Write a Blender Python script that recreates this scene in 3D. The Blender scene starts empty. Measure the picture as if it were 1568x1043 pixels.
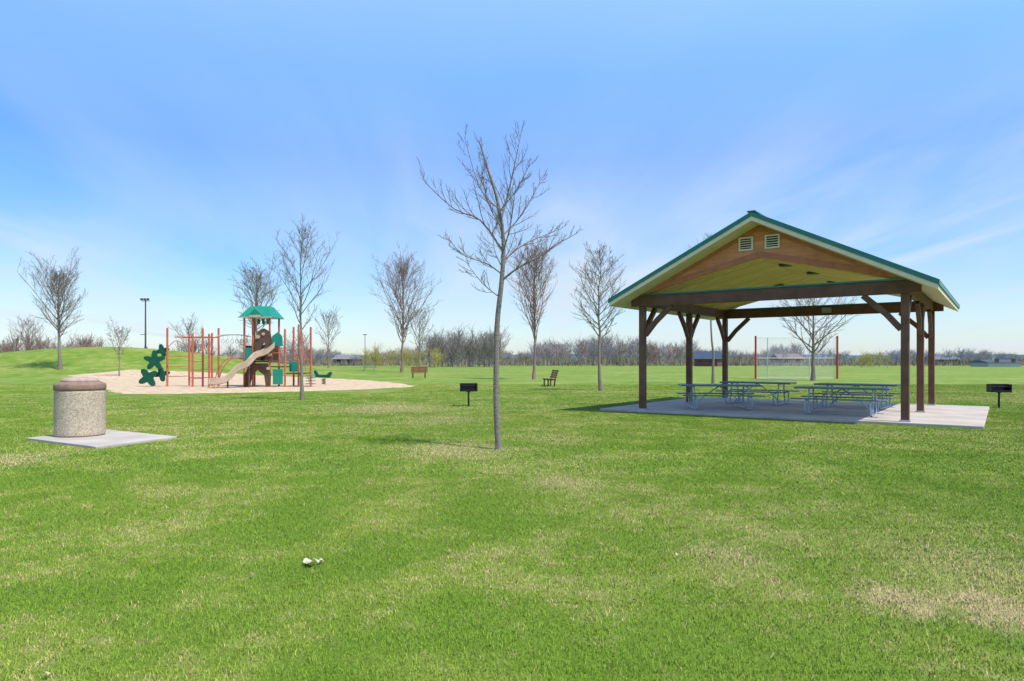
import bpy, math, random
from mathutils import Vector, Matrix, noise as mnoise
R = math.radians
scene = bpy.context.scene
scene.view_settings.view_transform = 'Standard'
scene.view_settings.look = 'None'
scene.view_settings.exposure = 0

# ------------------------------------------------------------------ helpers
def nodes_of(m):
    m.use_nodes = True
    return m.node_tree.nodes, m.node_tree.links

def mat(name, col, rough=0.7, var=0.15, vscale=8.0, bump=0.0, bscale=40.0, metal=0.0, col2=None, spec=0.3):
    m = bpy.data.materials.new(name)
    N, L = nodes_of(m)
    b = N['Principled BSDF']
    b.inputs['Roughness'].default_value = rough
    b.inputs['Metallic'].default_value = metal
    b.inputs['Specular IOR Level'].default_value = spec
    tc = N.new('ShaderNodeTexCoord')
    n = N.new('ShaderNodeTexNoise'); n.inputs['Scale'].default_value = vscale
    n.inputs['Detail'].default_value = 5
    L.new(tc.outputs['Object'], n.inputs['Vector'])
    mx = N.new('ShaderNodeMix'); mx.data_type = 'RGBA'
    c1 = [c*(1-var) for c in col]; c2 = col2 if col2 else [min(1, c*(1+var)) for c in col]
    mx.inputs['A'].default_value = (*c1, 1); mx.inputs['B'].default_value = (*c2, 1)
    r = N.new('ShaderNodeValToRGB'); r.color_ramp.elements[0].position = .35; r.color_ramp.elements[1].position = .65
    L.new(n.outputs['Fac'], r.inputs['Fac'])
    L.new(r.outputs['Color'], mx.inputs['Factor'])
    L.new(mx.outputs['Result'], b.inputs['Base Color'])
    if bump > 0:
        n2 = N.new('ShaderNodeTexNoise'); n2.inputs['Scale'].default_value = bscale
        n2.inputs['Detail'].default_value = 4
        L.new(tc.outputs['Object'], n2.inputs['Vector'])
        bp = N.new('ShaderNodeBump'); bp.inputs['Strength'].default_value = bump
        bp.inputs['Distance'].default_value = 0.02
        L.new(n2.outputs['Fac'], bp.inputs['Height'])
        L.new(bp.outputs['Normal'], b.inputs['Normal'])
    return m

def plank_mat(name, col, axis='X', period=0.14, dark=0.55, rough=0.6, var=0.2):
    """wood / siding boards running perpendicular to `axis` (object space)"""
    m = mat(name, col, rough, var, 3.0)
    N, L = nodes_of(m); b = N['Principled BSDF']
    src = b.inputs['Base Color'].links[0].from_socket
    tc = N.new('ShaderNodeTexCoord'); sp = N.new('ShaderNodeSeparateXYZ')
    L.new(tc.outputs['Object'], sp.inputs[0])
    d = N.new('ShaderNodeMath'); d.operation = 'DIVIDE'; d.inputs[1].default_value = period
    L.new(sp.outputs[axis], d.inputs[0])
    fr = N.new('ShaderNodeMath'); fr.operation = 'FRACT'; L.new(d.outputs[0], fr.inputs[0])
    fl = N.new('ShaderNodeMath'); fl.operation = 'FLOOR'; L.new(d.outputs[0], fl.inputs[0])
    wn = N.new('ShaderNodeTexWhiteNoise'); wn.noise_dimensions = '1D'; L.new(fl.outputs[0], wn.inputs['W'])
    rp = N.new('ShaderNodeValToRGB')
    e = rp.color_ramp.elements
    e[0].position = 0; e[0].color = (dark, dark, dark, 1); e[1].position = 0.12; e[1].color = (1, 1, 1, 1)
    L.new(fr.outputs[0], rp.inputs['Fac'])
    mr = N.new('ShaderNodeMapRange'); mr.inputs['To Min'].default_value = .82; mr.inputs['To Max'].default_value = 1.12
    L.new(wn.outputs['Value'], mr.inputs['Value'])
    m1 = N.new('ShaderNodeMix'); m1.data_type = 'RGBA'; m1.blend_type = 'MULTIPLY'; m1.inputs['Factor'].default_value = 1
    L.new(src, m1.inputs['A']); L.new(rp.outputs['Color'], m1.inputs['B'])
    m2 = N.new('ShaderNodeMix'); m2.data_type = 'RGBA'; m2.blend_type = 'MULTIPLY'; m2.inputs['Factor'].default_value = 1
    L.new(m1.outputs['Result'], m2.inputs['A']); L.new(mr.outputs['Result'], m2.inputs['B'])
    L.new(m2.outputs['Result'], b.inputs['Base Color'])
    return m

class MB:
    def __init__(s): s.v = []; s.f = []
    def add(s, vs, fs):
        o = len(s.v); s.v.extend([tuple(p) for p in vs]); s.f.extend([tuple(i+o for i in f) for f in fs])
    def box(s, x0, x1, y0, y1, z0, z1):
        s.add([(x0,y0,z0),(x1,y0,z0),(x1,y1,z0),(x0,y1,z0),(x0,y0,z1),(x1,y0,z1),(x1,y1,z1),(x0,y1,z1)],
              [(0,3,2,1),(4,5,6,7),(0,1,5,4),(1,2,6,5),(2,3,7,6),(3,0,4,7)])
    def beam(s, p0, p1, w, h):
        p0 = Vector(p0); p1 = Vector(p1); d = (p1-p0).normalized()
        up = Vector((0,0,1)) if abs(d.z) < .99 else Vector((0,1,0))
        a = d.cross(up).normalized()*w/2; b = a.normalized().cross(d).normalized()*h/2
        vs = [p0-a-b,p0+a-b,p0+a+b,p0-a+b,p1-a-b,p1+a-b,p1+a+b,p1-a+b]
        s.add(vs, [(0,1,2,3),(7,6,5,4),(0,4,5,1),(1,5,6,2),(2,6,7,3),(3,7,4,0)])
    def prism(s, prof, y0, y1):
        n = len(prof)
        vs = [(x,y0,z) for x,z in prof]+[(x,y1,z) for x,z in prof]
        fs = [tuple(range(n)), tuple(range(2*n-1,n-1,-1))]
        fs += [(i+n,(i+1)%n+n,(i+1)%n,i) for i in range(n)]
        s.add(vs, fs)
    def tube(s, pts, rads, n=6, cap=True):
        pts = [Vector(p) for p in pts]
        if not hasattr(rads, '__len__'): rads = [rads]*len(pts)
        o = len(s.v); ref = None
        for i, p in enumerate(pts):
            if i == 0: t = pts[1]-pts[0]
            elif i == len(pts)-1: t = pts[-1]-pts[-2]
            else: t = pts[i+1]-pts[i-1]
            t.normalize()
            if ref is None:
                ref = t.cross(Vector((0.3,1,0.1)))
                if ref.length < .1: ref = t.cross(Vector((1,0,0)))
            ref = ref - t*ref.dot(t); ref.normalize(); b = t.cross(ref)
            for k in range(n):
                a = 2*math.pi*k/n
                s.v.append(tuple(p+(ref*math.cos(a)+b*math.sin(a))*rads[i]))
        for i in range(len(pts)-1):
            for k in range(n):
                k2 = (k+1) % n
                s.f.append((o+i*n+k, o+i*n+k2, o+(i+1)*n+k2, o+(i+1)*n+k))
        if cap:
            s.f.append(tuple(o+k for k in range(n-1,-1,-1)))
            e = o+(len(pts)-1)*n
            s.f.append(tuple(e+k for k in range(n)))
    def lathe(s, prof, n=48, c=(0,0)):
        o = len(s.v)
        for r, z in prof:
            for k in range(n):
                a = 2*math.pi*k/n; s.v.append((c[0]+r*math.cos(a), c[1]+r*math.sin(a), z))
        for i in range(len(prof)-1):
            for k in range(n):
                k2 = (k+1)%n; s.f.append((o+i*n+k,o+i*n+k2,o+(i+1)*n+k2,o+(i+1)*n+k))
        s.f.append(tuple(o+(len(prof)-1)*n+k for k in range(n)))
        s.f.append(tuple(o+k for k in range(n-1,-1,-1)))
    def mesh(s, name, m, smooth=False):
        me = bpy.data.meshes.new(name); me.from_pydata(s.v, [], s.f); me.materials.append(m)
        if smooth: me.polygons.foreach_set('use_smooth', [True]*len(me.polygons))
        me.update(); return me
    def obj(s, name, m, parent=None, smooth=False, bevel=0, loc=None):
        ob = bpy.data.objects.new(name, s.mesh(name, m, smooth)); scene.collection.objects.link(ob)
        if parent: ob.parent = parent
        if loc: ob.location = loc
        if bevel:
            b = ob.modifiers.new('bevel','BEVEL'); b.width = bevel; b.segments = 2; b.limit_method='ANGLE'
        return ob

def empty(name, loc=(0,0,0), rz=0, sc=1):
    e = bpy.data.objects.new(name, None); scene.collection.objects.link(e)
    e.location = loc; e.rotation_euler = (0,0,rz); e.scale = (sc,sc,sc); e.empty_display_size = .2
    return e

def smooth_path(pts, sub=5):
    P = [Vector(p) for p in pts]; out = []
    for i in range(len(P)-1):
        p0 = P[max(i-1,0)]; p1=P[i]; p2=P[i+1]; p3=P[min(i+2,len(P)-1)]
        for k in range(sub):
            t=k/sub
            out.append(.5*((2*p1)+(p2-p0)*t+(2*p0-5*p1+4*p2-p3)*t*t+(3*p1-p0-3*p2+p3)*t**3))
    out.append(P[-1]); return out

# ------------------------------------------------------------------ camera
CAMH = 1.6
cam = bpy.data.cameras.new('camera'); co = bpy.data.objects.new('camera', cam)
scene.collection.objects.link(co); co.location = (0,0,CAMH); co.rotation_euler = (R(90),0,0)
cam.lens = 24; cam.sensor_width = 36; cam.shift_y = 0.0195; cam.clip_end = 9000; cam.clip_start=.05
scene.camera = co

# ------------------------------------------------------------------ light + sky
sdir = Vector((1.56,-1.10,3.47)).normalized()
sl = bpy.data.lights.new('sun','SUN'); sl.energy = 5.0; sl.angle = R(.5); sl.color = (1,.945,.85)
so = bpy.data.objects.new('sun', sl); scene.collection.objects.link(so)
so.rotation_euler = sdir.to_track_quat('Z','Y').to_euler(); so.location=(20,-15,40)
w = bpy.data.worlds.new('World'); scene.world = w; w.use_nodes = True
N, L = w.node_tree.nodes, w.node_tree.links
bg = N['Background']; bg.inputs['Strength'].default_value = 0.15
sky = N.new('ShaderNodeTexSky'); sky.sky_type='NISHITA'; sky.sun_disc=False
sky.sun_elevation = math.asin(sdir.z); sky.sun_rotation = math.atan2(sdir.x, sdir.y)
sky.air_density = 1.0; sky.dust_density = 0.6; sky.ozone_density = 2.0; sky.altitude = 200
tc = N.new('ShaderNodeTexCoord'); sp = N.new('ShaderNodeSeparateXYZ'); L.new(tc.outputs['Generated'], sp.inputs[0])
def M(op, a, b=None, c=None):
    n = N.new('ShaderNodeMath'); n.operation = op
    for i, x in enumerate((a,b,c)):
        if x is None: continue
        if isinstance(x,(int,float)): n.inputs[i].default_value = x
        else: L.new(x, n.inputs[i])
    return n.outputs[0]
zc = M('ADD', M('MAXIMUM', sp.outputs['Z'], 0.0), 0.10)
cx = M('DIVIDE', sp.outputs['X'], zc); cy = M('DIVIDE', sp.outputs['Y'], zc)
cb = N.new('ShaderNodeCombineXYZ'); L.new(M('ADD', M('MULTIPLY', cx, 0.9), M('MULTIPLY', cy, .05)), cb.inputs[0]); L.new(M('MULTIPLY', cy, .26), cb.inputs[1])
def cloudnoise(scale, detail, rough, dist, off, lo, hi):
    mp = N.new('ShaderNodeMapping'); mp.inputs['Location'].default_value = off; L.new(cb.outputs[0], mp.inputs['Vector'])
    n = N.new('ShaderNodeTexNoise'); n.inputs['Scale'].default_value=scale; n.inputs['Detail'].default_value=detail
    n.inputs['Roughness'].default_value=rough; n.inputs['Distortion'].default_value=dist
    L.new(mp.outputs[0], n.inputs['Vector'])
    m = N.new('ShaderNodeMapRange'); m.interpolation_type='SMOOTHSTEP'
    m.inputs['From Min'].default_value=lo; m.inputs['From Max'].default_value=hi
    L.new(n.outputs['Fac'], m.inputs['Value']); return m.outputs['Result']
broad = cloudnoise(.50, 3, .5, .3, (3.1,1.7,0), .33, .66)
fine = cloudnoise(2.2, 8, .58, .5, (0.4,5.2,0), .34, .78)
soft = cloudnoise(.8, 4, .5, .6, (8.3,2.2,0), .36, .72)
cl = M('ADD', M('ADD', M('MULTIPLY', broad, .16), M('MULTIPLY', soft, .42)), M('MULTIPLY', M('MULTIPLY', M('ADD',broad,.2), fine), .62))
elev = N.new('ShaderNodeMapRange'); elev.interpolation_type='SMOOTHSTEP'
elev.inputs['From Min'].default_value=.08; elev.inputs['From Max'].default_value=.42
elev.inputs['To Min'].default_value=1.0; elev.inputs['To Max'].default_value=0.12
L.new(sp.outputs['Z'], elev.inputs['Value'])
cl = M('MINIMUM', M('MULTIPLY', cl, elev.outputs['Result']), .8)
# hand-set brightness and colour grade of the physical sky by elevation (values are /4)
tr_ = N.new('ShaderNodeValToRGB'); e = tr_.color_ramp.elements
stops=[(0.0,(1.0,1.08,1.18)),(.06,(.92,1.07,1.22)),(.15,(.66,.99,1.30)),(.28,(.66,1.06,1.60)),(.38,(1.08,1.55,2.02)),(.47,(1.85,2.12,2.35)),(.60,(1.6,1.8,1.9)),(.85,(1.0,1.1,1.2))]
e[0].position=stops[0][0]; e[0].color=(*[c/4 for c in stops[0][1]],1)
e[1].position=stops[-1][0]; e[1].color=(*[c/4 for c in stops[-1][1]],1)
for p_,c_ in stops[1:-1]:
    q=e.new(p_); q.color=(*[c/4 for c in c_],1)
L.new(sp.outputs['Z'], tr_.inputs['Fac'])
v4=N.new('ShaderNodeVectorMath'); v4.operation='SCALE'; v4.inputs['Scale'].default_value=4; L.new(tr_.outputs['Color'],v4.inputs[0])
vm_=N.new('ShaderNodeVectorMath'); vm_.operation='MULTIPLY'; L.new(sky.outputs[0],vm_.inputs[0]); L.new(v4.outputs[0],vm_.inputs[1])
mixc = N.new('ShaderNodeMix'); mixc.data_type='RGBA'
L.new(cl, mixc.inputs['Factor']); L.new(vm_.outputs[0], mixc.inputs['A']); mixc.inputs['B'].default_value=(5.0,5.6,6.2,1)
L.new(mixc.outputs['Result'], bg.inputs['Color'])

# ------------------------------------------------------------------ terrain
def hz(x,y):
    h = 2.9*math.exp(-((x+46)/14)**2/2-((y-80)/9)**2/2)
    h += 0.9*math.exp(-((x+70)/16)**2/2-((y-84)/10)**2/2)
    return h if h > .002 else 0.0

def grass_color(m, blade):
    N, L = nodes_of(m); b = N['Principled BSDF']
    g = N.new('ShaderNodeNewGeometry')
    def noi(scale, detail=4, off=(0,0,0), rough=.55):
        mp = N.new('ShaderNodeMapping'); mp.inputs['Location'].default_value=off
        mp.inputs['Scale'].default_value=(1,1,0)
        L.new(g.outputs['Position'], mp.inputs['Vector'])
        n = N.new('ShaderNodeTexNoise'); n.inputs['Scale'].default_value=scale; n.inputs['Detail'].default_value=detail
        n.inputs['Roughness'].default_value=rough
        L.new(mp.outputs[0], n.inputs['Vector']); return n.outputs['Fac']
    def mr(v, a, b2, c=0, d=1):
        q = N.new('ShaderNodeMapRange'); q.interpolation_type='SMOOTHSTEP'
        q.inputs['From Min'].default_value=a; q.inputs['From Max'].default_value=b2
        q.inputs['To Min'].default_value=c; q.inputs['To Max'].default_value=d
        L.new(v, q.inputs['Value']); return q.outputs['Result']
    def MM(op, a, b2=None):
        n = N.new('ShaderNodeMath'); n.operation=op
        for i,x in enumerate((a,b2)):
            if x is None: continue
            if isinstance(x,(int,float)): n.inputs[i].default_value=x
            else: L.new(x, n.inputs[i])
        return n.outputs[0]
    def mix(f, a, b2, bt='MIX'):
        n = N.new('ShaderNodeMix'); n.data_type='RGBA'; n.blend_type=bt
        for nm,x in (('Factor',f),('A',a),('B',b2)):
            if isinstance(x,(int,float)): n.inputs[nm].default_value=x
            elif isinstance(x,tuple): n.inputs[nm].default_value=(*x,1)
            else: L.new(x, n.inputs[nm])
        return n.outputs['Result']
    big = noi(.16, 4); mid = noi(.9, 5, (4,9,0)); sm = noi(5.5, 5, (14,2,0), .65)
    green = mix(mr(big,.38,.62), GA, GB)
    green = mix(mr(mid,.40,.68), green, GC)
    comb = MM('ADD', MM('MULTIPLY', mid, .42), MM('MULTIPLY', sm, .58))
    comb = MM('ADD', comb, MM('MULTIPLY', MM('SUBTRACT', big, .5), .45))
    dry = mr(comb,.47,.66)
    sd = MM('MULTIPLY', dry, .48)
    # worn / dormant spots  (x, y, radius, amount)
    for (x,y,r,a) in SPOTS:
        vm = N.new('ShaderNodeVectorMath'); vm.operation='DISTANCE'
        cz = N.new('ShaderNodeVectorMath'); cz.operation='MULTIPLY'; cz.inputs[1].default_value=(1,.8,0)
        L.new(g.outputs['Position'], cz.inputs[0]); L.new(cz.outputs[0], vm.inputs[0]); vm.inputs[1].default_value=(x,y*.8,0)
        d = MM('ADD', MM('DIVIDE', vm.outputs['Value'], r), MM('MULTIPLY', MM('SUBTRACT', sm, .5), 2.2))
        k = MM('MULTIPLY', mr(d, 1.25, .25), a)
        sd = MM('MAXIMUM', sd, k)
    if blade:
        at = N.new('ShaderNodeAttribute'); at.attribute_name='rnd'; at.attribute_type='GEOMETRY'
        rnd = at.outputs['Fac']
        sd2 = mr(MM('ADD', rnd, MM('MULTIPLY', sd, 1.05)), .92, 1.06)
        col = mix(sd2, green, STRAW)
        col = mix(1.0, col, mr(MM('FRACT', MM('MULTIPLY', rnd, 7.31)), 0, 1, .76, 1.34), 'MULTIPLY')
    else:
        fn = noi(45, 3, (2,2,0), .7)
        f2 = MM('MULTIPLY', sd, .8)
        col = mix(f2, green, STRAW)
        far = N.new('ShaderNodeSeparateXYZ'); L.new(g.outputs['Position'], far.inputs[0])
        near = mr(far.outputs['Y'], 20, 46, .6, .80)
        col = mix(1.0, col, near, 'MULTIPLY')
        col = mix(1.0, col, mr(fn,.3,.7,.7,1.3), 'MULTIPLY')
    L.new(col, b.inputs['Base Color'])
    b.inputs['Roughness'].default_value = .75; b.inputs['Specular IOR Level'].default_value=.08
    if blade:
        # normals bent towards the turf normal so blades catch light like flat turf
        vs=N.new('ShaderNodeVectorMath'); vs.operation='SCALE'; vs.inputs['Scale'].default_value=.5; L.new(g.outputs['Normal'],vs.inputs[0])
        va=N.new('ShaderNodeVectorMath'); va.operation='ADD'; va.inputs[1].default_value=(0,0,.75); L.new(vs.outputs[0],va.inputs[0])
        vn=N.new('ShaderNodeVectorMath'); vn.operation='NORMALIZE'; L.new(va.outputs[0],vn.inputs[0])
        L.new(vn.outputs[0], b.inputs['Normal'])
GA=(.155,.275,.026); GB=(.205,.31,.036); GC=(.255,.345,.05); STRAW=(.56,.45,.22)
SPOTS=[(2.6,4.55,.34,.9),(3.15,4.35,.42,1),(3.6,5.3,.75,.45),(.65,9.0,.5,.6),(1.75,5.6,.45,.5),(-1.0,12.2,1.1,.6),
       (-8.2,10.8,1.0,.6),(-4.2,22.8,2.2,.6),(-1.9,18.5,1.5,.4),(0.9,14,.9,.35)]
gm = bpy.data.materials.new('lawn_ground'); grass_color(gm, False)
bm_ = bpy.data.materials.new('grass_blades'); grass_color(bm_, True)

def coords(lo, hi, fine_lo, fine_hi, step):
    c = []; x = fine_lo
    while x <= fine_hi+1e-6: c.append(x); x += step
    s = step; x = fine_hi
    while x < hi: s *= 1.45; x += s; c.append(x)
    s = step; x = fine_lo
    while x > lo: s *= 1.45; x -= s; c.insert(0,x)
    return c
xs = coords(-4000,4000,-110,60,2); ys = coords(-300,6000,0,120,2)
g = MB()
for y in ys:
    for x in xs: g.v.append((x,y,hz(x,y)))
nx = len(xs)
for j in range(len(ys)-1):
    for i in range(nx-1): g.f.append((j*nx+i,j*nx+i+1,(j+1)*nx+i+1,(j+1)*nx+i))
g.obj('grass_lawn_ground', gm, smooth=True)

# ------------------------------------------------------------------ wood chips
chip_poly = [(-18.6,32.6),(-15,33.2),(-11.4,35),(-8.2,38),(-5.9,41.8),(-7.5,47),(-11,54),(-18,62),(-27,66),(-37,66),(-39.5,61),(-33,51),(-25.5,41.5),(-21,35.5)]
def in_poly(x,y,P):
    c=False; n=len(P)
    for i in range(n):
        x1,y1=P[i]; x2,y2=P[(i+1)%n]
        if (y1>y)!=(y2>y) and x<(x2-x1)*(y-y1)/(y2-y1)+x1: c = not c
    return c
rnd = random.Random(5)
edge=[]
for i in range(len(chip_poly)):
    a=Vector(chip_poly[i]); b=Vector(chip_poly[(i+1)%len(chip_poly)])
    n=max(2,int((b-a).length/.4))
    for k in range(n):
        p=a.lerp(b,k/n); q=mnoise.noise(Vector((p.x*.7,p.y*.7,0)))*.35
        edge.append(Vector((p.x+q+rnd.uniform(-.06,.06),p.y+q+rnd.uniform(-.1,.1))))
cen=Vector((-20,49)); wc=MB(); ne=len(edge); RG=24
for r in range(RG+1):
    for p in edge:
        q=cen.lerp(p, 1-r/(RG)*.999); z=hz(q.x,q.y)+(.045 if r>0 else .0)
        wc.v.append((q.x,q.y,z))
for r in range(RG):
    for k in range(ne):
        k2=(k+1)%ne; wc.f.append((r*ne+k,r*ne+k2,(r+1)*ne+k2,(r+1)*ne+k))
chips = mat('wood_chips',(.52,.385,.24),.9,.16,2.5,.8,30,col2=(.66,.50,.33))
wc.obj('wood_chip_play_area', chips)

# ------------------------------------------------------------------ grass blades
grass = empty('grass')
def blade_tile(name, size, n, hmin, hmax, wd, seed):
    rr = random.Random(seed); vs=[]; fs=[]; at=[]
    for i in range(n):
        x=rr.uniform(-size/2,size/2); y=rr.uniform(-size/2,size/2)
        cl = .8+.4*mnoise.noise(Vector((x*6,y*6,seed)))
        h=rr.uniform(hmin,hmax)*cl; a=rr.uniform(0,6.283); lean=rr.uniform(.3,1.4)*h; a2=rr.uniform(0,6.283)
        dx=math.cos(a)*wd/2; dy=math.sin(a)*wd/2; lx=math.cos(a2)*lean; ly=math.sin(a2)*lean
        o=len(vs); vs += [(x-dx,y-dy,-.01),(x+dx,y+dy,-.01),(x-dx*.8+lx*.35,y-dy*.8+ly*.35,h*.6),(x+dx*.8+lx*.35,y+dy*.8+ly*.35,h*.6),(x+lx,y+ly,h)]
        fs += [(o,o+1,o+3,o+2),(o+2,o+3,o+4)]
        at += [rr.random()]*5
    me=bpy.data.meshes.new(name); me.from_pydata(vs,[],fs); me.materials.append(bm_)
    A=me.attributes.new('rnd','FLOAT','POINT'); A.data.foreach_set('value',at)
    me.update(); return me
def lay(prefix, size, y0, y1, n, hmin, hmax, wd, var):
    tiles=[blade_tile(f'{prefix}_{k}',size*1.04,n,hmin,hmax,wd,k+int(size*13)) for k in range(var)]
    rr=random.Random(3); y=y0+size/2; c=0
    while y<y1:
        hw=.77*y+2.2; k=int(hw/size)+1
        for i in range(-k,k+1):
            x=i*size
            if in_poly(x,y,chip_poly) : continue
            if any(in_poly(x+sx*size*.35,y+sy*size*.35,chip_poly) for sx in (-1,1) for sy in (-1,1)): continue
            o=bpy.data.objects.new(f'{prefix}_patch_{c}', rr.choice(tiles)); c+=1
            scene.collection.objects.link(o); o.parent=grass
            o.location=(x,y,hz(x,y)); o.rotation_euler=(0,0,rr.randrange(4)*math.pi/2); 
        y+=size
lay('near_grass',1.0,2.5,9.5,6000,.012,.036,.0036,6)
lay('mid_grass',2.0,9.5,21.5,8000,.012,.034,.0075,4)
lay('far_grass',4.0,21.5,45.5,7000,.012,.03,.016,4)

# dry leaves / litter
lf=MB(); rr=random.Random(8)
def leaf(T,x,y,s,z=.026):
    a=rr.uniform(0,6.28); n=7; c=[(x,y,z+rr.uniform(0,.012))]
    for k in range(n):
        t=a+2*math.pi*k/n; q=s*(.6+.5*rr.random())
        c.append((x+math.cos(t)*q,y+math.sin(t)*q*.7,z+rr.uniform(-.012,.022)))
    T.add(c,[(0,k+1,(k+1)%n+1) for k in range(n)])
for i in range(110):
    y=3.2+rr.random()**.8*12; x=rr.uniform(-.72,.72)*y; leaf(lf,x,y,rr.uniform(.008,.018))
for x,y in ((-1.9,5.0),(-2.35,3.75),(1.62,5.55),(2.4,6.8)): leaf(lf,x,y,.018,.035)
lf.obj('dry_leaf_litter', mat('dry_leaf',(.30,.23,.13),.8,.4,3))
lf=MB()
for i in range(5): leaf(lf,-1.56+rr.uniform(-.06,.06),5.3+rr.uniform(-.04,.04),.04,.035)
leaf(lf,-2.33,3.42,.02,.03); leaf(lf,1.33,5.5,.02,.03)
lf.obj('paper_scrap', mat('pale_paper',(.58,.53,.38),.8,.2,9))

# ------------------------------------------------------------------ shelter
P1=(4.06,21.2)
sh=empty('picnic_shelter',(P1[0],P1[1],0),math.atan2(-.5836,.812))
W=7.1; C=W/2; D=7.75; ST=.07
concrete=mat('concrete',(.46,.41,.36),.85,.12,1.2,.3,60)
brown=plank_mat('brown_timber',(.16,.075,.045),'Z',3.0,.9,.55)
teal=mat('green_metal_trim',(.012,.17,.13),.35,.08,2,metal=.0,spec=.5)
cream=mat('cream_soffit',(.76,.66,.46),.6,.06,2)
pine=plank_mat('pine_ceiling',(.88,.60,.17),'Y',.14,.78,.5,.1)
siding=plank_mat('red_cedar_siding',(.68,.27,.14),'Z',.13,.65,.6,.12)
redtrim=mat('red_cedar_trim',(.46,.17,.09),.55,.12,5)
white=mat('white_paint',(.75,.72,.66),.5,.05)
steel=mat('galvanised_steel',(.42,.44,.45),.4,.1,10,metal=.4)
dark=mat('dark_fixture',(.03,.028,.025),.5,.1)
b=MB(); b.box(-1.35,8.72,-.28,8.15,-.2,ST); b.obj('concrete_slab',concrete,sh,bevel=.015)
posts=MB(); plates=MB(); pw=.092
for u in (0,W):
    for v in (0,D/2,D):
        posts.box(u-pw,u+pw,v-pw,v+pw,ST+.04,3.27)
        plates.box(u-pw-.03,u+pw+.03,v-pw-.03,v+pw+.03,ST-.01,ST+.045)
posts.obj('posts',brown,sh,bevel=.012); plates.obj('post_bases',steel,sh,bevel=.005)
bm=MB()
bm.box(-.35,W+.35,-.09,.09,3.275,3.60); bm.box(-.35,W+.35,D-.09,D+.09,3.275,3.60)
for u in (0,W): bm.box(u-.08,u+.08,.093,D-.093,3.285,3.58)
bm.obj('beams',brown,sh,bevel=.01)
br=MB()
for u in (0,W):
    s=1 if u==0 else -1
    for v in (0,D):
        pts=[(u+s*.09,v,2.38),(u+s*.42,v,2.78),(u+s*.95,v,3.27)]
        br.beam(pts[0],pts[1],.12,.15); br.beam(pts[1],pts[2],.12,.15)
    for v,t in ((0,1),(D/2,1),(D/2,-1),(D,-1)):
        br.beam((u,v+t*.09,2.38),(u,v+t*.42,2.78),.115,.145); br.beam((u,v+t*.42,2.78),(u,v+t*.95,3.27),.115,.145)
br.obj('knee_braces',brown,sh,bevel=.01)
fl=MB()
fl.box(-.2,W+.2,-.12,.12,3.603,3.65); fl.box(-.2,W+.2,D-.12,D+.12,3.603,3.65)
fl.obj('beam_flashing',teal,sh)
AP=5.61; SL=.494; E=4.33
def chev(e,t0,t1): # e half width, t0 top offset, t1 bottom offset
    return [(C-e,AP-SL*e-t0),(C-e,AP-SL*e-t1),(C,AP-t1),(C+e,AP-SL*e-t1),(C+e,AP-SL*e-t0),(C,AP-t0)]
rf=MB(); rf.prism(chev(E,0,.095),-.82,8.57)
for k in range(24):   # standing seams
    v=-.78+k*(9.3/23)
    for s in (-1,1):
        rf.beam((C,v,AP+.012),(C+s*E,v,AP-SL*E+.012),.02,.03)
rf.beam((C,-.83,AP+.03),(C,8.58,AP+.03),.22,.03)
rf.obj('metal_roof',teal,sh)
so_=MB(); so_.prism(chev(E-.03,.098,.215),-.79,8.54); so_.obj('rake_and_eave_boards',cream,sh)
ga=MB(); gt=MB()
for v0,v1 in ((-.05,.05),(D-.05,D+.05)):
    ga.prism([(C-3.62,3.605),(C,4.50),(C+3.62,3.605),(C,AP-.218)],v0,v1)
ga.obj('gable_siding',siding,sh)
for v in (-.062,D+.062):
    for s in (-1,1): gt.beam((C+s*3.4,v,3.73),(C+s*.02,v,4.56),.028,.16)
    for s in (-1,1): gt.beam((C+s*3.5,v,3.62),(C+s*.02,v,5.315),.024,.10)
gt.obj('gable_trim',redtrim,sh)
ce=MB(); ce.prism([(C-3.5,3.60),(C,4.47),(C+3.5,3.60),(C+3.5,3.64),(C,4.51),(C-3.5,3.64)],.06,D-.06); ce.obj('pine_ceiling',pine,sh)
vt=MB(); vd=MB()
for u in (C-.36,C+.36):
    vd.box(u-.15,u+.15,-.075,-.052,4.75,5.03)
    vt.box(u-.20,u+.20,-.10,-.053,4.70,4.745); vt.box(u-.20,u+.20,-.10,-.053,5.035,5.08)
    vt.box(u-.20,u-.155,-.10,-.053,4.747,5.033); vt.box(u+.155,u+.20,-.10,-.053,4.747,5.033)
    for k in range(4): vt.beam((u-.15,-.085,4.79+k*.065),(u+.15,-.085,4.79+k*.065),.02,.022)
vd.obj('vent_openings',dark,sh); vt.obj('vent_louvres',white,sh)
cl_=MB()
for u,v in ((C+.45,1.0),(C+.9,2.4),(C-.9,5.4),(C+.9,5.4)):
    z=4.47-.2486*abs(u-C)
    cl_.lathe([(.17,z-.05),(.2,z-.01),(.2,z+.02)],20,(u,v))
cl_.obj('ceiling_lamps',mat('bronze',(.10,.06,.025),.4,.1),sh)
fb=MB(); fb.box(C+.1,C+.42,D-.22,D-.092,3.36,3.55); fb.obj('wall_lamp',mat('lamp_housing',(.35,.34,.32),.5,.1),sh,bevel=.02)

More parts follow.
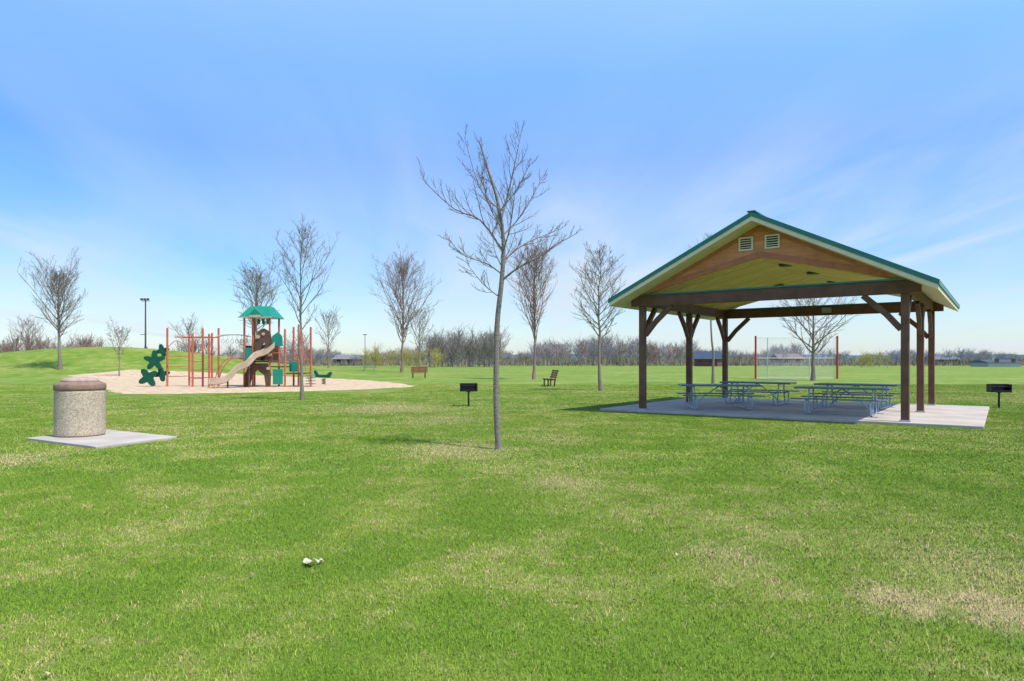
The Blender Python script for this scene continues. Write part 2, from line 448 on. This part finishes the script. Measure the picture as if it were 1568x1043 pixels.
# ------------------------------------------------------------------ picnic tables
tabletop=mat('blue_grey_coated_metal',(.12,.18,.20),.4,.12,20,spec=.5)
tube_m=mat('grey_blue_tube',(.33,.41,.46),.35,.08,8,spec=.5)
def shelter_pt(u,v): return (P1[0]+.812*u+.5836*v, P1[1]-.5836*u+.812*v)
def picnic_table(x,y,z,rz,sc=1):
    e=empty('picnic_table',(x,y,z),rz,sc)
    t=MB()
    for y0 in (-.37,-.12,.13): t.box(-1.22,1.22,y0,y0+.24,.735,.765)
    t.box(-1.23,1.23,-.385,-.372,.715,.77); t.box(-1.23,1.23,.372,.385,.715,.77)
    t.obj('table_top',tabletop,e,bevel=.006)
    s=MB()
    for sg in (-1,1): s.box(-1.22,1.22,sg*.74-.13,sg*.74+.13,.43,.465)
    s.obj('seats',tabletop,e,bevel=.01)
    f=MB()
    for x0 in (-.82,.82):
        f.tube(smooth_path([(x0,-.30,.73),(x0,-.34,.45),(x0,-.44,.10),(x0,-.36,.025),(x0,0,.025),(x0,.36,.025),(x0,.44,.10),(x0,.34,.45),(x0,.30,.73)],4),.024,8)
        f.tube([(x0,-.30,.715),(x0,.30,.715)],.022,8)
        for sg in (-1,1):
            f.tube(smooth_path([(x0,sg*.33,.50),(x0,sg*.60,.41),(x0,sg*.82,.41),(x0,sg*.90,.34),(x0,sg*.86,.10),(x0,sg*.74,.03),(x0,sg*.44,.03)],4),.024,8)
    f.tube([(-.82,0,.03),(-.45,0,.4),(0,0,.72)],.018,8); f.tube([(.82,0,.03),(.45,0,.4),(0,0,.72)],.018,8)
    f.obj('tube_frame',tube_m,e,smooth=True)
    return e
RZ=math.atan2(-.5836,.812)
for u,v,a in ((5.35,1.75,.03),(5.2,5.1,-.05),(1.75,1.9,.5),(2.0,5.2,-.03)):
    x,y=shelter_pt(u,v); picnic_table(x,y,ST,RZ+a)
picnic_table(-23.5,112,hz(-23.5,112),.1)

# ------------------------------------------------------------------ litter bin + pad
pad=MB(); pp=[(-9.75,13.7),(-7.5,12.3),(-6.85,13.95),(-9.1,15.35)]
pad.add([(x,y,-.1) for x,y in pp]+[(x,y,.05) for x,y in pp],[(3,2,1,0),(4,5,6,7),(0,1,5,4),(1,2,6,5),(2,3,7,6),(3,0,4,7)])
pad.obj('concrete_pad',concrete,bevel=.01)
agg=mat('exposed_aggregate',(.50,.42,.30),.9,.1,3)
N_,L_=nodes_of(agg); bs=N_['Principled BSDF']
tcx=N_.new('ShaderNodeTexCoord'); vo=N_.new('ShaderNodeTexVoronoi'); vo.inputs['Scale'].default_value=48
L_.new(tcx.outputs['Object'],vo.inputs['Vector'])
rp=N_.new('ShaderNodeValToRGB'); rp.color_ramp.elements[0].color=(.24,.18,.12,1); rp.color_ramp.elements[1].color=(.68,.56,.40,1)
sx=N_.new('ShaderNodeSeparateColor'); L_.new(vo.outputs['Color'],sx.inputs[0]); L_.new(sx.outputs[0],rp.inputs['Fac'])
mx=N_.new('ShaderNodeMix'); mx.data_type='RGBA'; mx.inputs['Factor'].default_value=.6
L_.new(bs.inputs['Base Color'].links[0].from_socket,mx.inputs['A']); L_.new(rp.outputs['Color'],mx.inputs['B']); L_.new(mx.outputs['Result'],bs.inputs['Base Color'])
bp=N_.new('ShaderNodeBump'); bp.inputs['Strength'].default_value=.5; bp.inputs['Distance'].default_value=.01
L_.new(vo.outputs['Distance'],bp.inputs['Height']); bp.invert=True; L_.new(bp.outputs['Normal'],bs.inputs['Normal'])
tb=empty('litter_bin',(-8.95,14.15,.05))
q=MB(); q.lathe([(.42,0),(.455,.03),(.46,.08),(.46,.90),(.452,.935),(.44,.94)],64); q.obj('aggregate_body',agg,tb,smooth=False)
q=MB(); q.lathe([(.43,.93),(.465,.95),(.47,.98),(.47,1.045),(.455,1.075),(.40,1.10),(.36,1.115)],64); q.obj('brown_rim',mat('brown_rim',(.27,.17,.12),.6,.15,12),tb,smooth=True)
q=MB(); q.lathe([(.33,1.10),(.345,1.12),(.34,1.15),(.30,1.18),(.20,1.2),(.1,1.205)],64); q.obj('lid',mat('lid',(.42,.31,.25),.7,.15,12),tb,smooth=True)
q=MB(); q.lathe([(.35,0),(.40,.012)],48); q.obj('base',dark,tb)

# ------------------------------------------------------------------ grills
blk=mat('black_iron',(.015,.015,.017),.5,.3,10,.2,50)
def grill(x,y,rz):
    e=empty('park_grill',(x,y,0),rz)
    a=MB(); a.tube([(0,0,-.05),(0,0,.52)],.032,12); a.lathe([(.07,.50),(.07,.525)],16)
    a.box(-.3,.3,-.2,.2,.525,.54); a.box(-.3,-.288,-.2,.2,.542,.80); a.box(.288,.3,-.2,.2,.542,.80); a.box(-.286,.286,.188,.2,.542,.80)
    a.box(-.286,.286,-.2,-.188,.542,.60)
    for k in range(13): a.tube([(-.28+k*.0466,-.22,.72),(-.28+k*.0466,.18,.72)],.006,5)
    a.tube([(-.3,-.2,.72),(.3,-.2,.72)],.009,6)
    for s in (-1,1): a.tube([(s*.2,-.22,.72),(s*.2,-.36,.73)],.012,6)
    a.obj('grill_body',blk,e)
grill(-1.52,23.9,.12); grill(16.55,23.2,-.2)

# ------------------------------------------------------------------ benches
wood=mat('bench_wood',(.24,.085,.045),.6,.2,6)
def bench(x,y,rz,wd=1.5):
    e=empty('park_bench',(x,y,hz(x,y)),rz)
    s=MB()
    for k in range(4): s.box(-wd/2,wd/2,-.28+k*.125,-.28+k*.125+.10,.43,.47)
    for k in range(4): s.beam((-wd/2,.26+.045*k,.56+k*.13),(wd/2,.26+.045*k,.56+k*.13),.035,.11)
    s.obj('seat_and_back_slats',wood,e,bevel=.006)
    l=MB()
    for sx in (-.55,.55):
        l.beam((sx,-.2,0),(sx,-.2,.42),.07,.07); l.beam((sx,.2,0),(sx,.24,.42),.07,.07)
        l.beam((sx,-.26,.40),(sx,.26,.40),.065,.05); l.beam((sx,.25,.42),(sx,.43,1.02),.06,.05)
    l.obj('frame',dark,e)
bench(-8.45,62,.05); bench(2.34,42.9,R(-80),1.6)

# ------------------------------------------------------------------ trees
bark=mat('bark_grey',(.23,.19,.155),.85,.3,30,.6,60)
bark_r=mat('bark_reddish',(.26,.17,.14),.85,.25,10)
def child_dir(t, ang, rr):
    a=rr.uniform(0,6.283); r=Vector((math.cos(a),math.sin(a),rr.uniform(-.3,.3)))
    r=(r-t*r.dot(t))
    if r.length<.05: r=Vector((1,0,0))
    r.normalize(); return (t*math.cos(ang)+r*math.sin(ang)).normalized()
def limb(T,p,d,Ln,r0,r1,ns,wob,up,sides,rr):
    pts=[Vector(p)]; d=Vector(d)
    for i in range(ns):
        d=(d+Vector((rr.uniform(-wob,wob),rr.uniform(-wob,wob),rr.uniform(-wob,wob)+up))).normalized()
        pts.append(pts[-1]+d*Ln/ns)
    T.tube(pts,[r0+(r1-r0)*i/ns for i in range(ns+1)],sides,False); return pts
def ramify(T,pts,r0,Ln,n,level,rr,start=.2,up=.12,rmin=.004,ang=(.5,.95),frac=(.3,.55)):
    m=len(pts)-1
    for k in range(n):
        t=start+(1-start)*(k+rr.random())/n; t=min(t,.985); i=int(t*m); f=t*m-i
        p=pts[i].lerp(pts[i+1],f); tg=(pts[i+1]-pts[i]).normalized()
        l=Ln*rr.uniform(*frac)*(1.15-.6*t); r=max(rmin,r0*(1-.7*t)*.55)
        d=child_dir(tg,rr.uniform(*ang),rr)
        if d.z<-.1: d.z*=-.5; d.normalize()
        q=limb(T,p,d,l,r,max(rmin*.6,r*.35),4 if level>0 else 3,.16,up,4 if level>0 else 3,rr)
        if level>0: ramify(T,q,r,l,max(3,int(n*.75)),level-1,rr,.2,up,rmin,ang,frac)
def make_tree(seed,H,crown,clear,rb,nlat=22,asc=(.6,.95),rmin=.006,sub=6,levels=1,top=.55):
    rr=random.Random(seed); T=MB()
    p=Vector((0,0,-.05)); 
    pts=[p]; n=10; dx=rr.uniform(-.02,.02)*H
    for i in range(1,n+1):
        t=i/n; pts.append(Vector((dx*math.sin(t*3)+rr.uniform(-.008,.008)*H, rr.uniform(-.01,.01)*H, H*t*.97)))
    rad=[rb*(1.35 if i==0 else 1.0)*(1-.93*(i/n)**.85) for i in range(n+1)]
    T.tube(pts,rad,9,False)
    for k in range(nlat):
        f=(k+rr.random()*.8)/nlat
        t=clear+(1-clear)*f*.93
        i=int(t*n); p=pts[i].lerp(pts[min(i+1,n)],t*n-i)
        prof = (min(1,.55+f*1.8)) if f<.25 else max(.12,(1-(f-.25)/.75)**top)
        az=k*2.4+rr.uniform(-.5,.5); an=rr.uniform(*asc)
        ln=crown/2*prof/max(.45,math.sin(an))*rr.uniform(.75,1.1)
        d=Vector((math.cos(az)*math.sin(an),math.sin(az)*math.sin(an),math.cos(an)))
        r=max(rmin*1.3,rb*(1-t)*.55)
        q=limb(T,p,d,ln,r,rmin,6,.12,.10,5,rr)
        ramify(T,q,r,ln,sub,levels,rr,.18,.1,rmin)
    ramify(T,pts[5:],rb*.3,crown*.5,sub,1,rr,.5,.1,rmin)
    return T
def tree(name,x,y,seed,H,crown,clear,rb,m=None,rz=0,**k):
    T=make_tree(seed,H,crown,clear,rb,**k)
    o=T.obj(name,m or bark,loc=(x,y,hz(x,y)),smooth=True); o.rotation_euler=(0,0,rz); return o
def bx(px,d): return (px-784)/1045*d
# centre sapling with its own limb layout (metres from its base)
rr=random.Random(21); T=MB()
tr=smooth_path([(0,0,-.05),(-.03,0,.4),(-.05,.01,1.04),(-.035,.02,2.21),(.05,0,3.04),(.08,.0,3.74),(-.02,.02,4.45),(-.19,-.02,5.01),(-.36,.03,5.57)],4)
nt=len(tr); T.tube(tr,[.085 if i==0 else (.066 if i==1 else .058*(1-.85*(i/nt)**1.6)) for i in range(nt)],12,False)
lims=[([(.03,0,4.1),(.19,.08,4.74),(.31,.05,5.27),(.40,.1,5.74)],.018),
 ([(.05,0,3.04),(.36,-.1,3.27),(.72,-.12,3.45),(1.01,-.2,3.65),(1.27,-.2,3.79)],.022),
 ([(.07,0,3.57),(-.34,.1,4.15),(-.81,.1,4.35),(-1.36,.2,4.86)],.020),
 ([(.06,0,3.15),(-.22,-.12,3.33),(-.61,-.3,3.45),(-.87,-.35,3.72)],.014),
 ([(.08,0,3.86),(.42,.15,4.27),(.8,.3,4.98)],.015),
 ([(.07,0,3.39),(.48,.2,3.74),(1.15,.35,4.04)],.015),
 ([(0,0,4.33),(-.34,-.1,4.68),(-.61,-.15,5.57)],.013),
 ([(.05,0,3.5),(.2,-.5,3.9),(.3,-.95,4.5)],.015),
 ([(.05,0,3.3),(-.1,.5,3.7),(-.15,.9,4.4)],.014),
 ([(.07,0,3.95),(-.2,-.3,4.4),(-.3,-.5,5.0)],.012),
 ([(.0,0,2.75),(-.3,.1,3.0),(-.62,.2,3.42)],.012),
 ([(.02,0,4.3),(.3,-.2,4.6),(.55,-.3,5.05)],.011)]
for P,r in lims:
    q=smooth_path(P,3); T.tube(q,[r*(1-.75*i/(len(q)-1)) for i in range(len(q))],6,False)
    ln=sum((q[i+1]-q[i]).length for i in range(len(q)-1))
    ramify(T,q,r,ln,12,1,rr,.15,.16,.0034,(.45,1.0),(.22,.46))
ramify(T,tr[16:],.02,1.6,14,1,rr,.02,.14,.0034,(.45,.95),(.25,.42))
T.obj('bare_maple_sapling',bark,loc=(-.235,12.3,0),smooth=True)
tree('bare_tree',bx(463,27.4),27.4,3,7.2,3.1,.40,.075,nlat=22,asc=(.5,.9),rmin=.005,sub=8)
tree('bare_tree',bx(920,36),36,4,7.9,3.9,.34,.10,nlat=36,asc=(.6,1.05),rmin=.007,sub=8)
tree('bare_tree',bx(817,57.6),57.6,5,11.2,5.4,.26,.13,bark_r,nlat=36,asc=(.3,.55),rmin=.010,sub=9)
tree('bare_tree',bx(615,80),80,6,12.6,7.2,.25,.17,bark_r,nlat=36,asc=(.3,.6),rmin=.013,sub=9)
tree('bare_tree',bx(643,95),95,7,8.8,5.5,.33,.14,nlat=24,asc=(.5,.9),rmin=.014,sub=6)
tree('bare_tree',bx(92,65),65,8,9.4,6.0,.33,.17,nlat=44,asc=(.45,.9),rmin=.011,sub=9)
tree('bare_tree',bx(183,60),60,9,4.2,2.9,.35,.06,nlat=20,asc=(.5,.9),rmin=.009,sub=6)
tree('bare_tree',bx(393,90),90,10,12.2,9.5,.33,.20,nlat=36,asc=(.6,1.0),rmin=.016,sub=8)
tree('bare_tree',bx(503,120),120,11,10,5.5,.3,.14,nlat=22,asc=(.4,.7),rmin=.018,sub=6)
tree('bare_tree',bx(1245,54),54,12,7.4,8.5,.25,.17,nlat=26,asc=(.8,1.25),rmin=.012,sub=7)
tree('bare_tree',bx(1092,47),47,13,10.4,3.4,.42,.10,nlat=22,asc=(.3,.6),rmin=.009,sub=6)
tree('bare_tree',bx(45,140),140,14,10,8,.2,.2,bark_r,nlat=26,asc=(.5,.9),rmin=.02,sub=6)
tree('bare_tree',bx(288,130),130,15,8.5,7,.25,.14,nlat=22,asc=(.5,.9),rmin=.02,sub=6)

# distant woods: instanced bare trees + twig brush
woods=empty('distant_treeline')
mats=[mat('twigs_grey',(.30,.265,.25),.9,.25,.3),mat('twigs_red',(.29,.20,.175),.9,.25,.3),mat('twigs_yellow',(.40,.34,.12),.9,.25,.3),mat('twigs_hazed',(.27,.275,.32),.9,.2,.3)]  # paled greys and the blue-grey paint in aerial haze
var=[]
for mi,m in enumerate(mats):
    for s in range(3):
        T=make_tree(100+mi*7+s,8,7,.12,.15,nlat=24,asc=(.4,.95),rmin=.034,sub=6,levels=0,top=.45)
        var.append(T.mesh(f'far_tree_{mi}_{s}',m))
rr=random.Random(77); cnt=0
def far(x,y,h,mi):
    global cnt
    o=bpy.data.objects.new(f'far_tree_{cnt}',var[mi*3+rr.randrange(3)]); cnt+=1
    scene.collection.objects.link(o); o.parent=woods; s=h/8
    o.location=(x,y,0); o.scale=(s*rr.uniform(1,1.6),s*1.2,s); o.rotation_euler=(0,0,rr.uniform(0,6.28))
for i in range(950):
    t=rr.uniform(-.95,.95); y=rr.uniform(205,330); px=784+t*1045
    top=11+12*mnoise.noise(Vector((t*11,2.2,0)))
    if 820<px<1060: top+=9
    if 250<px<560: top-=2
    if px>1300: top-=2
    h=1.6+max(3,top)*y/1045*rr.uniform(.6,1.25)
    mi=0 if rr.random()<.6 else (1 if rr.random()<.5 else 3)
    if px>1250 and rr.random()<.6: mi=3
    far(t*y,y,max(2.6,h),mi)
for i in range(40): y=rr.uniform(165,190); far(bx(rr.uniform(655,765),y),y,rr.uniform(5.0,8.6),0)
for i in range(34): y=rr.uniform(150,170); far(bx(rr.uniform(555,690),y),y,rr.uniform(2.4,4.4),2)
for i in range(14): y=rr.uniform(150,180); far(bx(rr.uniform(1290,1370),y),y,rr.uniform(2.2,3.4),2)
for i in range(26): y=rr.uniform(140,170); far(bx(rr.uniform(0,160),y),y,rr.uniform(4,6.5),1)
for i in range(16): y=rr.uniform(150,170); far(bx(rr.uniform(270,480),y),y,rr.uniform(4,6.5),rr.choice([0,1,3]))
br_=MB()
for i in range(30000):
    t=rr.uniform(-1,1); y=rr.uniform(195,300); x=t*y; h=(1.0+2.6*abs(mnoise.noise(Vector((x*.05,y*.02,5)))))*rr.uniform(.4,1.3)
    a=rr.uniform(0,3.14); wv=rr.uniform(.06,.25); dx=math.cos(a)*wv; dy=math.sin(a)*wv; z=rr.uniform(-.2,.8)*h*.5
    br_.add([(x-dx,y-dy,z),(x+dx,y+dy,z),(x+rr.uniform(-.4,.4),y,z+h)],[(0,1,2)])
br_.obj('brush',mat('brush',(.23,.19,.155),.9,.35,.05,col2=(.34,.29,.18)),woods)
# evergreens left
ev=MB(); ec=mat('evergreen',(.03,.065,.035),.9,.3,1)
for i in range(9):
    y=rr.uniform(150,165); x=bx(rr.uniform(188,248),y); h=rr.uniform(3.6,5.3)
    for k in range(420):
        t=rr.random()**.7; z=h*(1-t)*.97+.1; r=(.15+1.25*t)*rr.uniform(.3,1); a=rr.uniform(0,6.28)
        c=Vector((x+math.cos(a)*r,y+math.sin(a)*r,z)); q=.35
        ev.add([c+Vector([rr.uniform(-q,q) for _ in range(3)]) for _ in range(3)],[(0,1,2)])
ev.obj('evergreens',ec,woods)
# far ridge, blue of aerial haze put into its colour
rg=MB()
for i in range(400):
    x=-2600+i*13; z=12+5*mnoise.noise(Vector((x*.006,0,3)))+2.2*mnoise.noise(Vector((x*.05,0,3)))+rr.uniform(-.7,.7)
    rg.v += [(x,1300,-1),(x,1300+rr.uniform(-5,5),z),(x,1420,z*.8)]
    if i: o=3*i; rg.f += [(o-3,o,o+1,o-2),(o-2,o+1,o+2,o-1)]
rg.obj('distant_wooded_hills',mat('hazed_far_hills',(.22,.27,.35),1,.15,.01))

# houses
def house(x,y,w_,d_,h,rh,wallc,roofc,rz=0):
    e=empty('house',(x,y,0),rz); a=MB()
    a.box(-w_/2,w_/2,-d_/2,d_/2,0,h); a.obj('walls',mat('siding_wall',wallc,.7,.05),e)
    r=MB(); o=.5
    r.add([(-w_/2-o,-d_/2-o,h-.1),(w_/2+o,-d_/2-o,h-.1),(w_/2+o,d_/2+o,h-.1),(-w_/2-o,d_/2+o,h-.1),(-w_/2-o*.3,0,h+rh),(w_/2+o*.3,0,h+rh)],
          [(0,1,5,4),(2,3,4,5),(0,4,3),(1,2,5),(3,2,1,0)])
    r.obj('roof',mat('roof_shingle',roofc,.85,.15,2),e)
    wn=MB(); n=max(2,int(w_/3.5))
    for k in range(n):
        cx_=-w_/2+w_*(k+.5)/n; wn.box(cx_-.6,cx_+.6,-d_/2-.05,-d_/2-.01,1,2.1)
    wn.obj('windows',mat('window_glass',(.04,.05,.06),.1,.1),e)
house(bx(12,210),210,9,8,2.2,1.5,(.30,.27,.24),(.18,.13,.11),.2)
house(bx(357,210),210,4.5,5,2.2,1.2,(.5,.48,.46),(.22,.2,.19),.1)
house(bx(533,215),215,7,7,2.1,1.3,(.30,.23,.19),(.20,.19,.20),-.1)
house(bx(1085,190),190,6.2,7,2.1,2.1,(.16,.06,.05),(.05,.075,.12),-.5)
house(bx(1203,222),222,8,8,2.2,1.6,(.30,.26,.21),(.20,.15,.14),.1)
house(bx(1524,175),175,9,6,1.2,.6,(.46,.46,.47),(.07,.09,.12),.1)
house(bx(1440,225),225,8,8,2.0,1.2,(.26,.25,.24),(.14,.155,.19),0)

# light poles
polem=mat('pole_paint',(.07,.08,.07),.6,.1)
def flood(x,y,H):
    e=empty('floodlight_pole',(x,y,0)); a=MB()
    a.tube([(0,0,0),(0,0,H)],[.17,.10],8); a.tube([(-.7,0,H-.25),(.7,0,H-.25)],.05,6); a.tube([(0,0,H*.5),(-.9,0,H*.5)],.05,6)
    for k in (-.55,.0,.55): a.box(k-.17,k+.17,-.4,-.08,H-.15,H+.2)
    a.obj('pole',polem,e)
flood(bx(223,120),120,12.3); 
e=empty('street_lamp',(bx(559,150),150,0)); a=MB(); a.tube([(0,0,0),(0,0,7.2)],.07,6); a.box(-.4,.4,-.2,.2,7.2,7.35); a.obj('pole',polem,e)

# backstop
redp=mat('red_paint',(.40,.045,.045),.5,.1)
e=empty('baseball_backstop'); a=MB(); y0=59.7
xs_=[bx(1157,y0),bx(1176,y0),bx(1240,y0),bx(1282,y0)]
for x in (xs_[0],xs_[3]): a.tube([(x,y0,0),(x,y0,3.75)],.085,8)
a.obj('red_posts',redp,e)
a=MB()
for x in (xs_[1],xs_[2]): a.tube([(x,y0+.1,0),(x,y0+.1,3.6)],.035,6)
for z in (.05,1.8,3.6): a.tube([(xs_[0],y0+.08,z),(xs_[3],y0+.08,z)],.025,5)
st=.16; n=int((xs_[3]-xs_[0])/st)
for k in range(-24,n+1):
    xa=xs_[0]+k*st; z1=3.55
    for s in (0,1):
        lo=max(0,xs_[0]-xa); hi=min(z1,xs_[3]-xa)
        if hi<=lo: continue
        if s==0: A=(xa+lo,y0+.1,lo); B=(xa+hi,y0+.1,hi)
        else: A=(xa+lo,y0+.11,z1-lo); B=(xa+hi,y0+.11,z1-hi)
        a.tube([A,B],.006,3,False)
a.obj('chain_link',mat('galvanised_wire',(.5,.52,.52),.5,.05,metal=.3),e)

# ------------------------------------------------------------------ playground
pg=empty('playground_structure',(0,41,0.04))
orange=mat('rust_red_powder_coat',(.50,.13,.07),.4,.1,3,spec=.5)
pgreen=mat('green_plastic',(.01,.24,.16),.4,.08,3,spec=.5)
dgreen=mat('dark_green_plastic',(.008,.09,.05),.4,.1,3)
tan=mat('tan_plastic',(.50,.38,.27),.45,.15,2,spec=.5)
dbrown=mat('brown_plastic',(.12,.065,.045),.5,.15,2)
a=MB()
def post(x,y,h,r=.06): a.tube([(x,y,-.1),(x,y,h),(x,y,h+.03)],[r,r,r*.4],10)
for x,y,h in ((-20.7,.0,3.5),(-19.95,1.2,3.2),(-18.9,-.6,3.15),(-18.3,-.6,3.45),(-17.75,.3,3.5),(-17.75,-1.0,3.1),(-18.15,.3,3.2)): post(x,y,h)
TX0,TX1=-15.8,-14.3
for x in (TX0,TX1):
    for y in (-.7,.9): post(x,y,4.15)
for x,y,h in ((-15.3,-.7,4.1),(-13.4,-.7,3.4),(-13.4,.9,3.6),(-12.75,-.2,3.7),(-12.35,.9,3.6),(-12.35,-.9,3.2)): post(x,y,h)
a.obj('posts',orange,pg,smooth=False)
a=MB()
for y in (-.6,.35): a.tube([(-19.95,y,2.95),(-17.75,y,2.95)],.03,6)
for k in range(9): a.tube([(-19.8+k*.25,-.6,2.95),(-19.8+k*.25,.35,2.95)],.02,6)
for z in (.5,1.0,1.5,2.0,2.5): a.tube([(-18.9,-.6,z),(-18.3,-.6,z)],.022,6)
for z in (.6,1.2,1.8): a.tube([(-20.7,0,z),(-19.95,1.2,z)],.025,6)
a.tube(smooth_path([(-20.7,0,2.3),(-20.3,.3,2.75),(-19.95,1.2,2.3)],6),.025,6)
for x0,x1,y,z in ((-14.3,-13.4,-.7,2.3),(-14.3,-13.4,-.7,2.0),(-13.4,-12.75,-.2,1.9),(-12.75,-12.35,.9,1.7),(-14.3,-12.35,.9,2.2),(-14.3,-12.35,.9,1.6),(-19.95,-18.3,1.2,1.0),(-19.95,-18.3,1.2,.5)): a.tube([(x0,y,z),(x1,y,z)],.025,6)
a.tube(smooth_path([(-12.35,-.9,3.0),(-12.0,-.95,2.4),(-12.2,-.95,1.5),(-11.8,-.95,.1)],5),.028,6)
for y in (-1.0,-.45): a.tube(smooth_path([(-17.2,y-.6,0),(-17.1,y-.3,1.0),(-16.6,y,1.7),(-15.85,y+.2,1.6)],5),.028,6)
for t,z in ((-17.18,.4),(-17.12,.8),(-17.0,1.2),(-16.7,1.6),(-16.3,1.7)): a.tube([(t,-1.4,z),(t,-.8,z)],.02,6)
a.obj('bars',orange,pg)
a=MB() # ring trek with pale rings
for y in (-.1,.3): a.tube(smooth_path([(-17.75,y,3.0),(-17.2,y,3.1),(-16.4,y,3.1),(-15.8,y,3.0)],4),.028,6)
for k in range(6):
    x=-17.4+k*.28; c=[(x+.09*math.cos(t*.785),.1,2.72+.12*math.sin(t*.785)) for t in range(9)]
    a.tube(c,.018,5); a.tube([(x,.1,2.84),(x,.1,3.06)],.012,5)
a.obj('ring_trek',mat('pale_metal',(.5,.48,.45),.4,.1),pg)
# roof
a=MB(); zx0,zx1=-16.05,-14.05; y0,y1=-1.0,1.2; cxm=(zx0+zx1)/2; ym=.1
a.add([(zx0,y0,4.1),(zx1,y0,4.1),(zx1,y1,4.1),(zx0,y1,4.1),(cxm-.6,ym-.3,4.8),(cxm+.6,ym-.3,4.8),(cxm+.6,ym+.3,4.8),(cxm-.6,ym+.3,4.8)],
      [(0,1,5,4),(1,2,6,5),(2,3,7,6),(3,0,4,7),(4,5,6,7),(3,2,1,0)])
a.add([(cxm-.6,y0-.03,4.08),(cxm+.6,y0-.03,4.08),(cxm,y0-.03,4.62),(cxm,ym-.2,4.62)],[(0,1,2),(0,2,3),(2,1,3)])
a.obj('roof',pgreen,pg,bevel=.02)
a=MB(); a.beam((-16.05,-1.04,4.09),(-14.05,-1.04,4.09),.03,.07); a.beam((cxm-.35,-1.06,4.16),(cxm+.35,-1.06,4.16),.02,.12); a.obj('roof_trim',tan,pg)
# decks, panels
a=MB(); a.box(-15.75,-14.35,-.65,.85,1.45,1.53); a.box(-14.25,-13.45,-.65,.85,1.15,1.23); a.box(-13.35,-12.4,-.65,.85,.75,.83)
a.box(-15.74,-14.36,.84,.88,1.55,2.5)
for k in range(6): a.box(-15.85,-15.78,-.6+k*.24,-.45+k*.24,1.55,2.45)
a.obj('decks',dbrown,pg)
a=MB()
a.prism([(-15.1,1.55),(-15.15,2.6),(-14.95,3.3),(-14.6,3.45),(-14.25,3.25),(-14.1,2.5),(-14.1,1.55),(-14.35,1.55),(-14.4,2.3),(-14.6,2.65),(-14.8,2.3),(-14.85,1.55)],-.82,-.72)
a.prism([(-15.75,0),(-15.7,.8),(-15.5,1.4),(-14.4,1.4),(-14.2,.8),(-14.25,0),(-14.5,0),(-14.6,.7),(-15,1.0),(-15.3,.7),(-15.45,0)],-.80,-.73)
a.obj('trunk_panels',dbrown,pg)
# wave slide
cp=smooth_path([(-14.1,-.85,2.35),(-14.45,-1.1,1.95),(-14.9,-1.35,1.75),(-15.3,-1.6,1.25),(-15.75,-1.85,1.0),(-16.2,-2.1,.45),(-16.6,-2.3,.28),(-17.1,-2.5,.25)],4)
a=MB(); prof=[(-.42,.30),(-.46,.30),(-.44,-.02),(-.3,-.07),(.3,-.07),(.44,-.02),(.46,.30),(.42,.30),(.38,.05),(.28,0),(-.28,0),(-.38,.05)]
rings=[]
for i,p in enumerate(cp):
    t=(cp[min(i+1,len(cp)-1)]-cp[max(i-1,0)]).normalized(); sd=Vector((t.y,-t.x,0)).normalized()
    o=len(a.v); rings.append(o)
    for u,v in prof: a.v.append(tuple(p+sd*u+Vector((0,0,v))))
n=len(prof)
for i in range(len(rings)-1):
    for k in range(n): a.f.append((rings[i]+k,rings[i]+(k+1)%n,rings[i+1]+(k+1)%n,rings[i+1]+k))
a.obj('wave_slide',tan,pg,smooth=False)
a=MB(); a.tube([(-16.2,-2.1,0),(-16.2,-2.1,.4)],.05,8); a.tube([(-15.2,-1.55,0),(-15.2,-1.55,1.2)],.05,8); a.obj('slide_legs',dbrown,pg)
a=MB(); a.box(-14.1,-13.5,-.78,-.74,.15,1.05); a.prism([(-14.2,2.4),(-14.15,3.0),(-13.8,3.25),(-13.55,3.0),(-13.5,2.4)],-.76,-.72)
for k in range(4): a.box(-12.3+k*.02,-11.9,-.5+.0*k,.5,.15+k*.17,.19+k*.17)
a.box(-15.74,-15.36,-.76,-.72,1.6,2.3); a.box(-13.3,-12.8,-.26,-.22,.9,1.5)
for k in range(3): a.tube([(-15.25+k*.28,.1,3.75),(-15.25+k*.28,.1,4.05)],.09,10)
a.obj('green_panels',pgreen,pg,bevel=.02)
# tan knots on the tree-trunk tunnel
a=MB()
for cx_,cz,r in ((-14.95,2.95,.13),(-14.62,3.12,.10),(-15.5,1.15,.12),(-14.35,1.1,.11),(-14.25,1.9,.13)):
    P=[(cx_+r*math.cos(k*.628),cz+r*.85*math.sin(k*.628)) for k in range(10)]; a.prism(P,-.87,-.83)
a.obj('trunk_knots',tan,pg)
a=MB()
def star(cx_,cz,r,n,ph,y):
    P=[]
    for k in range(n*8):
        t=2*math.pi*k/(n*8); rr_=r*(.72+.28*math.cos(n*(t-ph))); P.append((cx_+rr_*math.cos(t),cz+rr_*math.sin(t)*.95))
    a.prism(P,y,y+.12)
star(-21.45,1.55,.66,5,math.pi/2,-.1); star(-21.75,.55,.64,4,.6,-.25); star(-21.05,2.15,.42,4,.3,.05); star(-21.1,.75,.5,4,.2,.05)
a.obj('leaf_climber',dgreen,pg)
# spring rider
sr=empty('spring_rider',(-12.0,43.5,.04)); a=MB()
c=[(.12*math.cos(t*.6),.12*math.sin(t*.6),.05+t*.0085) for t in range(44)]
a.tube(c,.02,5); a.obj('spring',dark,sr)
a=MB(); a.prism([(-.5,.5),(.4,.45),(.55,.8),(.4,.85),(.2,.65),(-.3,.65),(-.5,.95),(-.62,.9)],-.12,.12); a.obj('body',dgreen,sr,bevel=.03)
